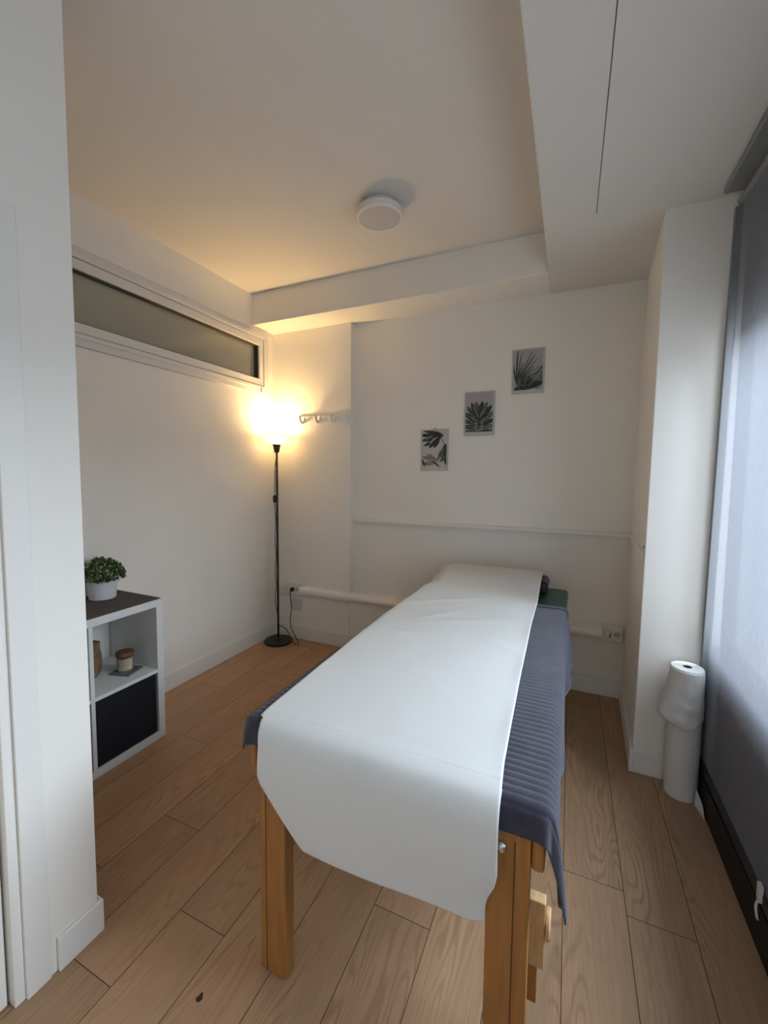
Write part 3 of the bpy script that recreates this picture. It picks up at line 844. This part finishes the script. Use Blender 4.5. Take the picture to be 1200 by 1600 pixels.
obj('stems', bm, M['leaf'], pp)
bm = BM()
for i in range(620):
    a = rnd.uniform(0, 2 * math.pi); el = math.asin(rnd.uniform(-0.10, 1)); rr = rnd.uniform(0.65, 1.0) ** 0.6
    c = Vector((math.cos(a) * math.cos(el) * 0.106, math.sin(a) * math.cos(el) * 0.106, math.sin(el) * 0.102)) * rr + Vector((0, 0, 0.108))
    out = (c - Vector((0, 0, 0.08))).normalized()
    d = (out + Vector((rnd.uniform(-.7, .7), rnd.uniform(-.7, .7), rnd.uniform(-.3, .7)))).normalized()
    s = d.cross(Vector((rnd.uniform(-1, 1), rnd.uniform(-1, 1), rnd.uniform(-1, 1)))).normalized()
    nn = d.cross(s).normalized()
    ln, wd = rnd.uniform(0.014, 0.022), rnd.uniform(0.0045, 0.0075)
    P = [c, c + d * ln * .35 + s * wd + nn * 0.001, c + d * ln * .75 + s * wd * .8 + nn * 0.0005, c + d * ln, c + d * ln * .75 - s * wd * .8 + nn * 0.0005, c + d * ln * .35 - s * wd + nn * 0.001]
    P = [Vector((max(q.x, -0.115), q.y, q.z)) for q in P]
    vs = [bm.verts.new(q) for q in P]
    mi = 1 if rnd.random() < 0.28 else 0
    for f in ((0, 1, 2), (0, 2, 3), (0, 3, 4), (0, 4, 5)):
        try: bm.faces.new([vs[q] for q in f]).material_index = mi
        except Exception: pass
obj('foliage', bm, [M['leaf'], M['leaf2']], pp)

# ------------------------------------------------------------------ massage table
ZT = 0.742
mt = empty('massage_table', (-0.41, 1.9, 0), 'wooden folding massage table with green padded top, under a towel and paper', 'massage table')
tx, ty = -0.41, 1.9


def tb(bm, x0, x1, y0, y1, z0, z1): box(bm, x0 - tx, x1 - tx, y0 - ty, y1 - ty, z0, z1)


YE0, YE1 = 0.935, 2.885
bm = BM()
hexa(bm, [(-0.820 - tx, YE0 - ty, 0.684), (-0.026 - tx, YE0 - ty, 0.684), (0.014 - tx, YE1 - ty, 0.684), (-0.820 - tx, YE1 - ty, 0.684),
          (-0.820 - tx, YE0 - ty, ZT), (-0.026 - tx, YE0 - ty, ZT), (0.014 - tx, YE1 - ty, ZT), (-0.820 - tx, YE1 - ty, ZT)])
obj('padded_top', bm, M['vinyl'], mt, bevel=0.024, seg=5)
for xa, xb in ((-0.815, -0.790), (-0.047, -0.020)):
    bm = BM(); tb(bm, xa, xb, 0.922, 2.86, 0.602, 0.684)
    obj('side_rail', bm, M['beech'], mt, bevel=0.008, seg=3)
for ya, yb_ in ((0.935, 0.957), (2.838, 2.86)):
    bm = BM(); tb(bm, -0.790, -0.047, ya, yb_, 0.602, 0.684)
    obj('end_rail', bm, M['beech'], mt, bevel=0.002)


def leg(x0, x1, y0, y1, z1, groove_x, outer):
    bm = BM(); tb(bm, x0, x1, y0, y1, 0, z1)
    o = obj('leg', bm, M['beech'], mt, bevel=0.003)
    g0 = groove_x
    bm = BM(); tb(bm, g0 - 0.0014, g0 + 0.0014, y0 - 0.0006, y1 + 0.0006, 0.0, z1 - 0.02 if outer else z1 - 0.02)
    obj('joint_line', bm, M['groove'], o)
    return o


l1 = leg(-0.776, -0.688, 0.917, 0.959, 0.680, -0.754, True)
l2 = leg(-0.139, -0.048, 0.917, 0.959, 0.680, -0.080, True)
leg(-0.776, -0.688, 2.80, 2.838, 0.660, -0.754, True)
leg(-0.139, -0.048, 2.80, 2.838, 0.660, -0.080, True)
bm = BM(); lathe(bm, [(0.0125, 0.9165), (0.0125, 0.912), (0.009, 0.9085), (0.004, 0.907)], 20, (-0.109 - tx, -ty, 0.640), axis='Y')
obj('bolt', bm, M['chrome'], l2)
bm = BM(); lathe(bm, [(0.0125, 0.9165), (0.0125, 0.912), (0.009, 0.9085), (0.004, 0.907)], 20, (-0.715 - tx, -ty, 0.640), axis='Y')
obj('bolt', bm, M['chrome'], l1)
# extension slats and wooden knobs on the back of the near legs
for x0, x1, l in ((-0.105, -0.016, l2), (-0.72, -0.655, l1)):
    if l is l2:
        bm = BM(); tb(bm, x0, x1, 1.03, 1.060, 0.262, 0.432)
        obj('extension_block', bm, M['beechlit'], mt, bevel=0.003)
        bm = BM(); tb(bm, -0.100, -0.031, 1.032, 1.056, 0.165, 0.262)
        obj('extension_slat', bm, M['beech'], mt, bevel=0.002)
        bm = BM(); lathe(bm, [(0.024, -0.016), (0.033, -0.0145), (0.034, -0.008), (0.030, -0.004)], 28, (0 - tx, 1.055 - ty, 0.362), axis='X')
        obj('wooden_knob', bm, M['beechlit'], mt)
        bm = BM(); tb(bm, -0.090, -0.055, 0.9595, 1.0295, 0.33, 0.36)
        obj('spacer', bm, M['beech'], mt)
    else:
        bm = BM(); tb(bm, -0.700, -0.655, 0.985, 1.03, 0.46, 0.62)
        obj('corner_block', bm, M['beech'], mt, bevel=0.003)
# lengthwise struts down to the rear legs
for x in (-0.73, -0.09):
    bm = BM(); tb(bm, x - 0.012, x + 0.012, 1.25, 2.4, 0.560, 0.602)
    obj('brace', bm, M['beech'], mt, bevel=0.003)

# black head cushion under the far end of the paper
bm = BM()
box(bm, -0.705, -0.098, 2.662, 2.875, 0.0, 0.080)
hc = obj('head_cushion', bm, M['cushion'], bevel=0.026, seg=5); hc.location = (0, 0, ZT + 0.0015)
tag(hc, 'black padded head cushion peeking out under the far end of the white paper', 'cushion')
bm = BM(); tube(bm, [(-0.103, 2.68, 0.054), (-0.0965, 2.70, 0.058), (-0.0965, 2.82, 0.058), (-0.103, 2.845, 0.054)], 0.0032, 8, 5)
obj('piping', bm, M['railgrey'], hc, smooth=True)

# ------------------------------------------------------------------ towel

def lerp(a, b, t): return a + (b - a) * t


def table(pts, t):
    if t <= pts[0][0]: return pts[0][1]
    for (a, va), (b, vb) in zip(pts, pts[1:]):
        if t <= b:
            k = (t - a) / (b - a); k = k * k * (3 - 2 * k)
            return lerp(va, vb, k)
    return pts[-1][1]


def build_towel():
    zt = ZT + 0.008
    yn = 0.918                 # near fold line
    yfar = 2.41
    hang_f = 0.048
    rr = 0.026
    def xr(y): return -0.004 + 0.018 * max(0, min(1, (y - 0.95) / 1.9))
    xl = -0.834
    hR = [(0.9, 0.225), (1.15, 0.25), (1.35, 0.285), (1.7, 0.345), (1.95, 0.325), (2.12, 0.28), (2.2, 0.285), (2.4, 0.262), (2.62, 0.22)]
    outR = [(0.9, 0.014), (1.05, 0.008), (1.3, 0.000), (1.55, 0.004), (1.72, 0.014), (1.85, 0.000), (2.0, 0.000), (2.12, 0.022), (2.25, 0.020), (2.36, 0.042), (2.45, 0.030)]
    def down(d):
        """arc-length d beyond an edge -> (outwards, downwards)"""
        q = rr * math.pi / 2
        if d <= 0: return (d, 0.0)
        if d < q:
            a = d / rr; return (rr * math.sin(a), rr * (1 - math.cos(a)))
        return (rr, rr + (d - q))
    NT, NS = 620, 92
    t0, t1 = yn - hang_f - 0.012, yfar
    bm = BM()
    uvl = None
    grid = []
    for i in range(NT + 1):
        t = lerp(t0, t1, i / NT)
        dt = max(0.0, (yn + rr) - t)
        y_top = max(t, yn + rr)
        row = []
        yy = max(t, yn)
        XR = xr(yy) - rr; XLl = xl + rr
        hr = table(hR, yy) + rr * 0.6
        hl = 0.070 + 0.010 * math.sin(yy * 7)
        for j in range(NS + 1):
            # denser at the edges
            u = j / NS
            s = lerp(XLl - hl, XR + hr, u)
            if s > XR: ds, sx, bx = s - XR, 1, XR
            elif s < XLl: ds, sx, bx = XLl - s, -1, XLl
            else: ds, sx, bx = 0.0, 0, s
            if ds > 0 and dt > 0:
                rho = math.hypot(ds, dt); ph = math.atan2(dt, ds)
                o_, d_ = down(rho)
                flare = (0.055 if sx < 0 else 0.030) * max(0, d_ - rr) / 0.25 + 0.006 * math.sin(ph * 6) * min(1, d_ / 0.1)
                o2 = o_ + flare
                x = bx + sx * o2 * math.cos(ph) * (1.0); y = (yn + rr) - o2 * math.sin(ph) ; z = zt - d_
            elif ds > 0:
                o_, d_ = down(ds)
                k = max(0, d_ - rr) / 0.24
                fl = table(outR, yy) * k if sx > 0 else 0.05 * k * max(0.15, 1 - (yy - 0.92) * 2.5)
                if sx > 0: fl += 0.006 * math.sin(yy * 21) * k
                x = bx + sx * (o_ + fl); y = t; z = zt - d_
            elif dt > 0:
                o_, d_ = down(dt)
                x = bx; y = (yn + rr) - o_ - 0.008 * max(0, d_ - rr) / 0.1; z = zt - d_
            else:
                x, y, z = s, t, zt
                z += 0.0016 * noise.noise(Vector((x * 9, y * 7, 1.3)))
            # ribs across the near half and a smooth hem band
            fade = max(0.0, min(1.0, (1.70 - t) / 0.6))
            edge = t - t0
            rib = 0.0
            if edge > 0.055:
                rib = 0.0026 * fade * (abs(math.sin(math.pi * (t + 0.004 * math.sin(s * 8)) / 0.0235)) - 0.5)
            elif 0.006 < edge: rib = 0.0006
            row.append((Vector((x, y, z)), rib, ds > 0, dt > 0, sx))
        grid.append(row)
    V = [[None] * (NS + 1) for _ in range(NT + 1)]
    for i in range(NT + 1):
        for j in range(NS + 1):
            p = grid[i][j][0]
            a = grid[min(i + 1, NT)][j][0] - grid[max(i - 1, 0)][j][0]
            b = grid[i][min(j + 1, NS)][0] - grid[i][max(j - 1, 0)][0]
            nn = b.cross(a)
            if nn.length > 1e-9: nn.normalize()
            else: nn = Vector((0, 0, 1))
            V[i][j] = bm.verts.new(p + nn * grid[i][j][1])
    for i in range(NT):
        for j in range(NS):
            bm.faces.new((V[i][j], V[i][j + 1], V[i + 1][j + 1], V[i + 1][j]))
    o = obj('towel', bm, M['towel'], smooth=True)
    so_ = o.modifiers.new('thickness', 'SOLIDIFY'); so_.thickness = 0.005; so_.offset = 0
    tag(o, 'slate blue ribbed towel draped over the massage table under the paper', 'towel')
    # folded hem band at the head end
    bm = BM()
    rows = []
    for i in range(9):
        y = lerp(2.388, 2.434, i / 8)
        r_ = []
        for j in range(60):
            s = lerp(-0.80, 0.055, j / 59)
            z = zt + 0.0035 + 0.002 * math.sin(math.pi * i / 8)
            x = s
            XRb = xr(y) - rr
            if s > XRb:
                o_, d_ = down(s - XRb)
                x = XRb + o_ * 1.2; z -= d_
            r_.append(bm.verts.new((x, y, z)))
        rows.append(r_)
    for a, b in zip(rows, rows[1:]):
        for j in range(59): bm.faces.new((a[j], a[j + 1], b[j + 1], b[j]))
    h = obj('hem_band', bm, M['towel'], o, smooth=True)
    s2 = h.modifiers.new('thickness', 'SOLIDIFY'); s2.thickness = 0.003; s2.offset = 0
    return o


build_towel()

# ------------------------------------------------------------------ couch paper

def build_paper():
    zt = ZT + 0.019
    # centre line (y, z) from the far end to the hanging near end
    path = [(2.905, 0.770), (2.900, 0.805), (2.880, 0.836), (2.850, 0.846), (2.78, 0.846), (2.70, 0.842), (2.62, 0.828), (2.52, 0.790), (2.42, 0.764), (2.30, zt + 0.001), (2.0, zt), (1.6, zt), (1.25, zt), (1.08, zt), (1.00, zt), (0.945, zt - 0.002), (0.910, zt - 0.016), (0.890, zt - 0.052), (0.884, 0.66), (0.884, 0.60), (0.890, 0.53), (0.898, 0.447)]
    P = smooth_path([(0, a, b) for a, b in path], 14)
    L = [(2.86, -0.790), (2.60, -0.797), (2.3, -0.808), (1.9, -0.817), (1.6, -0.810), (1.2, -0.794), (1.0, -0.788), (0.92, -0.782)]
    Rr = [(2.9, -0.128), (2.5, -0.136), (2.07, -0.139), (1.42, -0.129), (1.02, -0.119), (0.92, -0.112)]
    LH = [(0.447, -0.612), (0.462, -0.628), (0.535, -0.690), (0.602, -0.743), (0.622, -0.752), (0.70, -0.752), (0.745, -0.765), (0.77, -0.782)]
    RH = [(0.447, -0.141), (0.475, -0.1405), (0.515, -0.134), (0.555, -0.118), (0.590, -0.112), (0.77, -0.112)]
    def tab(pts, t, inc):
        q = pts if inc else pts[::-1]
        if t <= q[0][0]: return q[0][1]
        for (a, va), (b, vb) in zip(q, q[1:]):
            if t <= b: return lerp(va, vb, (t - a) / (b - a))
        return q[-1][1]
    NS = 110
    bm = BM(); prev = None
    for p in P:
        y, z = p.y, p.z
        if y < 0.955 and z < zt - 0.004: x0, x1 = tab(LH, z, True), tab(RH, z, True)
        else: x0, x1 = tab(L, y, False), tab(Rr, y, False)
        row = []
        hang = max(0, min(1, (0.70 - z) / 0.2)) if y < 0.95 else 0
        for j in range(NS + 1):
            u = j / NS; x = lerp(x0, x1, u)
            dz = 0; dy = 0
            q = Vector((x * 3.0, y * 5.0, 0.4)); n1 = noise.noise(q)
            q2 = Vector((x * 7 + y * 4, y * 11 - x * 3, 2.1)); n2 = noise.noise(q2)
            if y > 0.96:
                amp = 1.0 if y < 2.6 else 0.6
                dz = 0.0022 * abs(n1) * amp + 0.0018 * max(0, n2) * amp
                # long soft creases
                for (cx_, cy_, ang, ln, h) in ((-0.45, 1.95, 0.5, 0.25, 0.007), (-0.62, 1.72, 0.35, 0.2, 0.006), (-0.30, 2.15, -0.3, 0.2, 0.005), (-0.60, 2.25, 0.6, 0.25, 0.006), (-0.35, 1.5, 0.2, 0.18, 0.004), (-0.55, 2.02, 0.9, 0.15, 0.005), (-0.25, 1.75, -0.5, 0.15, 0.004)):
                    dx_, dy_ = x - cx_, y - cy_
                    a_ = dx_ * math.cos(ang) + dy_ * math.sin(ang); b_ = -dx_ * math.sin(ang) + dy_ * math.cos(ang)
                    dz += h * math.exp(-(a_ / ln) ** 2 - (b_ / 0.020) ** 2)
                # lifted edges
                ed = min(u, 1 - u)
                if u > 0.5: dz += 0.0035 * math.exp(-(ed / 0.03) ** 2) * (0.6 + 0.4 * math.sin(y * 17))
                if u < 0.5 and y > 1.3: dz -= 0.003 * math.exp(-(ed / 0.02) ** 2) * min(1, (y - 1.3) / 0.5)
                if y > 2.4 and u < 0.14: dz -= 0.062 * (1 - u / 0.14) ** 1.2 * min(1, (y - 2.4) / 0.2) * max(0.25, min(1, (2.90 - y) / 0.08)) * max(0, min(1, (z - zt) / 0.05))
            else:
                dy = -0.004 * abs(n1) - hang * 0.008 * math.sin(u * math.pi * 1.6 + 0.4)
                if u > 0.93: dy += 0.012 * hang * (u - 0.93) / 0.07
            row.append(bm.verts.new((x, y + dy, z + dz)))
        if prev:
            for j in range(NS): bm.faces.new((prev[j], prev[j + 1], row[j + 1], row[j]))
        prev = row
    o = obj('couch_paper', bm, M['paper'], smooth=True)
    s = o.modifiers.new('thickness', 'SOLIDIFY'); s.thickness = 0.0006; s.offset = 0
    tag(o, 'long sheet of white couch paper spread over towel and massage table', 'paper sheet')


build_paper()

# ------------------------------------------------------------------ standing paper roll
rl = empty('paper_roll', (0.508, 2.280, 0), 'tall white paper roll standing on the floor by the pier and blind', 'paper roll')
bm = BM(); lathe(bm, [(0.0605, 0.0), (0.063, 0.003), (0.063, 0.594), (0.0605, 0.598), (0.018, 0.598), (0.018, 0.50)], 64, cap1=False)
obj('roll_body', bm, M['paperroll'], rl, smooth=False)
bm = BM(); lathe(bm, [(0.0179, 0.596), (0.0160, 0.596), (0.0160, 0.45)], 28, cap0=False, cap1=True)
obj('core', bm, M['core'], rl)
# loose outer sheet, torn lower edge, bulging to the left
bm = BM()
NA, NZ = 90, 40
rows = []
for j in range(NZ + 1):
    row = []
    for i in range(NA + 1):
        u = i / NA
        a = lerp(R(150), R(338), u)
        low = 0.345 + 0.020 * u + 0.012 * math.sin(u * 7 + 0.5) - 0.015 * math.exp(-((u - 0.62) / 0.10) ** 2)
        v = j / NZ
        z = lerp(0.592, low, v)
        bul = math.exp(-((u - 0.20) / 0.30) ** 2)
        r_ = 0.0645 + 0.034 * bul * max(0, (v - 0.12)) ** 1.2 * 1.25 + 0.005 * v
        # crumples
        r_ += 0.004 * math.exp(-((u - 0.62) / 0.10) ** 2 - ((v - 0.62 - 0.3 * (u - 0.62)) / 0.07) ** 2)
        r_ += 0.003 * math.exp(-((u - 0.50 - 0.4 * (v - 0.8)) / 0.09) ** 2 - ((v - 0.86) / 0.06) ** 2)
        r_ += 0.003 * noise.noise(Vector((u * 6, v * 5, 0.7))) * min(1, v * 4)
        # lower edge tucks back
        r_ -= 0.010 * max(0, (v - 0.93) / 0.07) * bul
        r_ = max(r_, 0.0640)
        row.append(bm.verts.new((r_ * math.cos(a), r_ * math.sin(a), z)))
    rows.append(row)
for a, b in zip(rows, rows[1:]):
    for i in range(NA): bm.faces.new((a[i], a[i + 1], b[i + 1], b[i]))
o = obj('loose_sheet', bm, M['paperroll'], rl, smooth=True)
s = o.modifiers.new('thickness', 'SOLIDIFY'); s.thickness = 0.0008; s.offset = 1
# end of the sheet curling out by the window base
bm = BM(); rows = []
for i in range(12):
    u = i / 11; row = []
    for j in range(8):
        v = j / 7
        x = 0.040 + 0.018 * math.sin(u * 1.4) ; y = -0.062 - 0.085 * u; z = lerp(0.001, 0.075 * (1 - u) ** 0.7 + 0.003, v)
        row.append(bm.verts.new((min(x + 0.004 * v, 0.058), y, z)))
    rows.append(row)
for a, b in zip(rows, rows[1:]):
    for j in range(7): bm.faces.new((a[j], a[j + 1], b[j + 1], b[j]))
o = obj('sheet_end', bm, M['paperroll'], rl, smooth=True)
s = o.modifiers.new('thickness', 'SOLIDIFY'); s.thickness = 0.0008

# ------------------------------------------------------------------ small dark fleck on the boards
bm = BM(); n = 10
vs = [bm.verts.new((0.011 * math.cos(2 * math.pi * i / n) * (0.5 if i % 3 else 0.9), 0.012 * math.sin(2 * math.pi * i / n), 0.0006)) for i in range(n)]
vb = [bm.verts.new((v.co.x, v.co.y, 0.0001)) for v in vs]
bm.faces.new(vs); bm.faces.new(vb[::-1])
for i in range(n): bm.faces.new((vs[i], vb[i], vb[(i + 1) % n], vs[(i + 1) % n]))
fl = obj('floor_fleck', bm, M['spot']); fl.location = (-0.881, 0.785, 0)
tag(fl, 'tiny dark brown fleck on the floor in front of the left table leg', 'fleck')
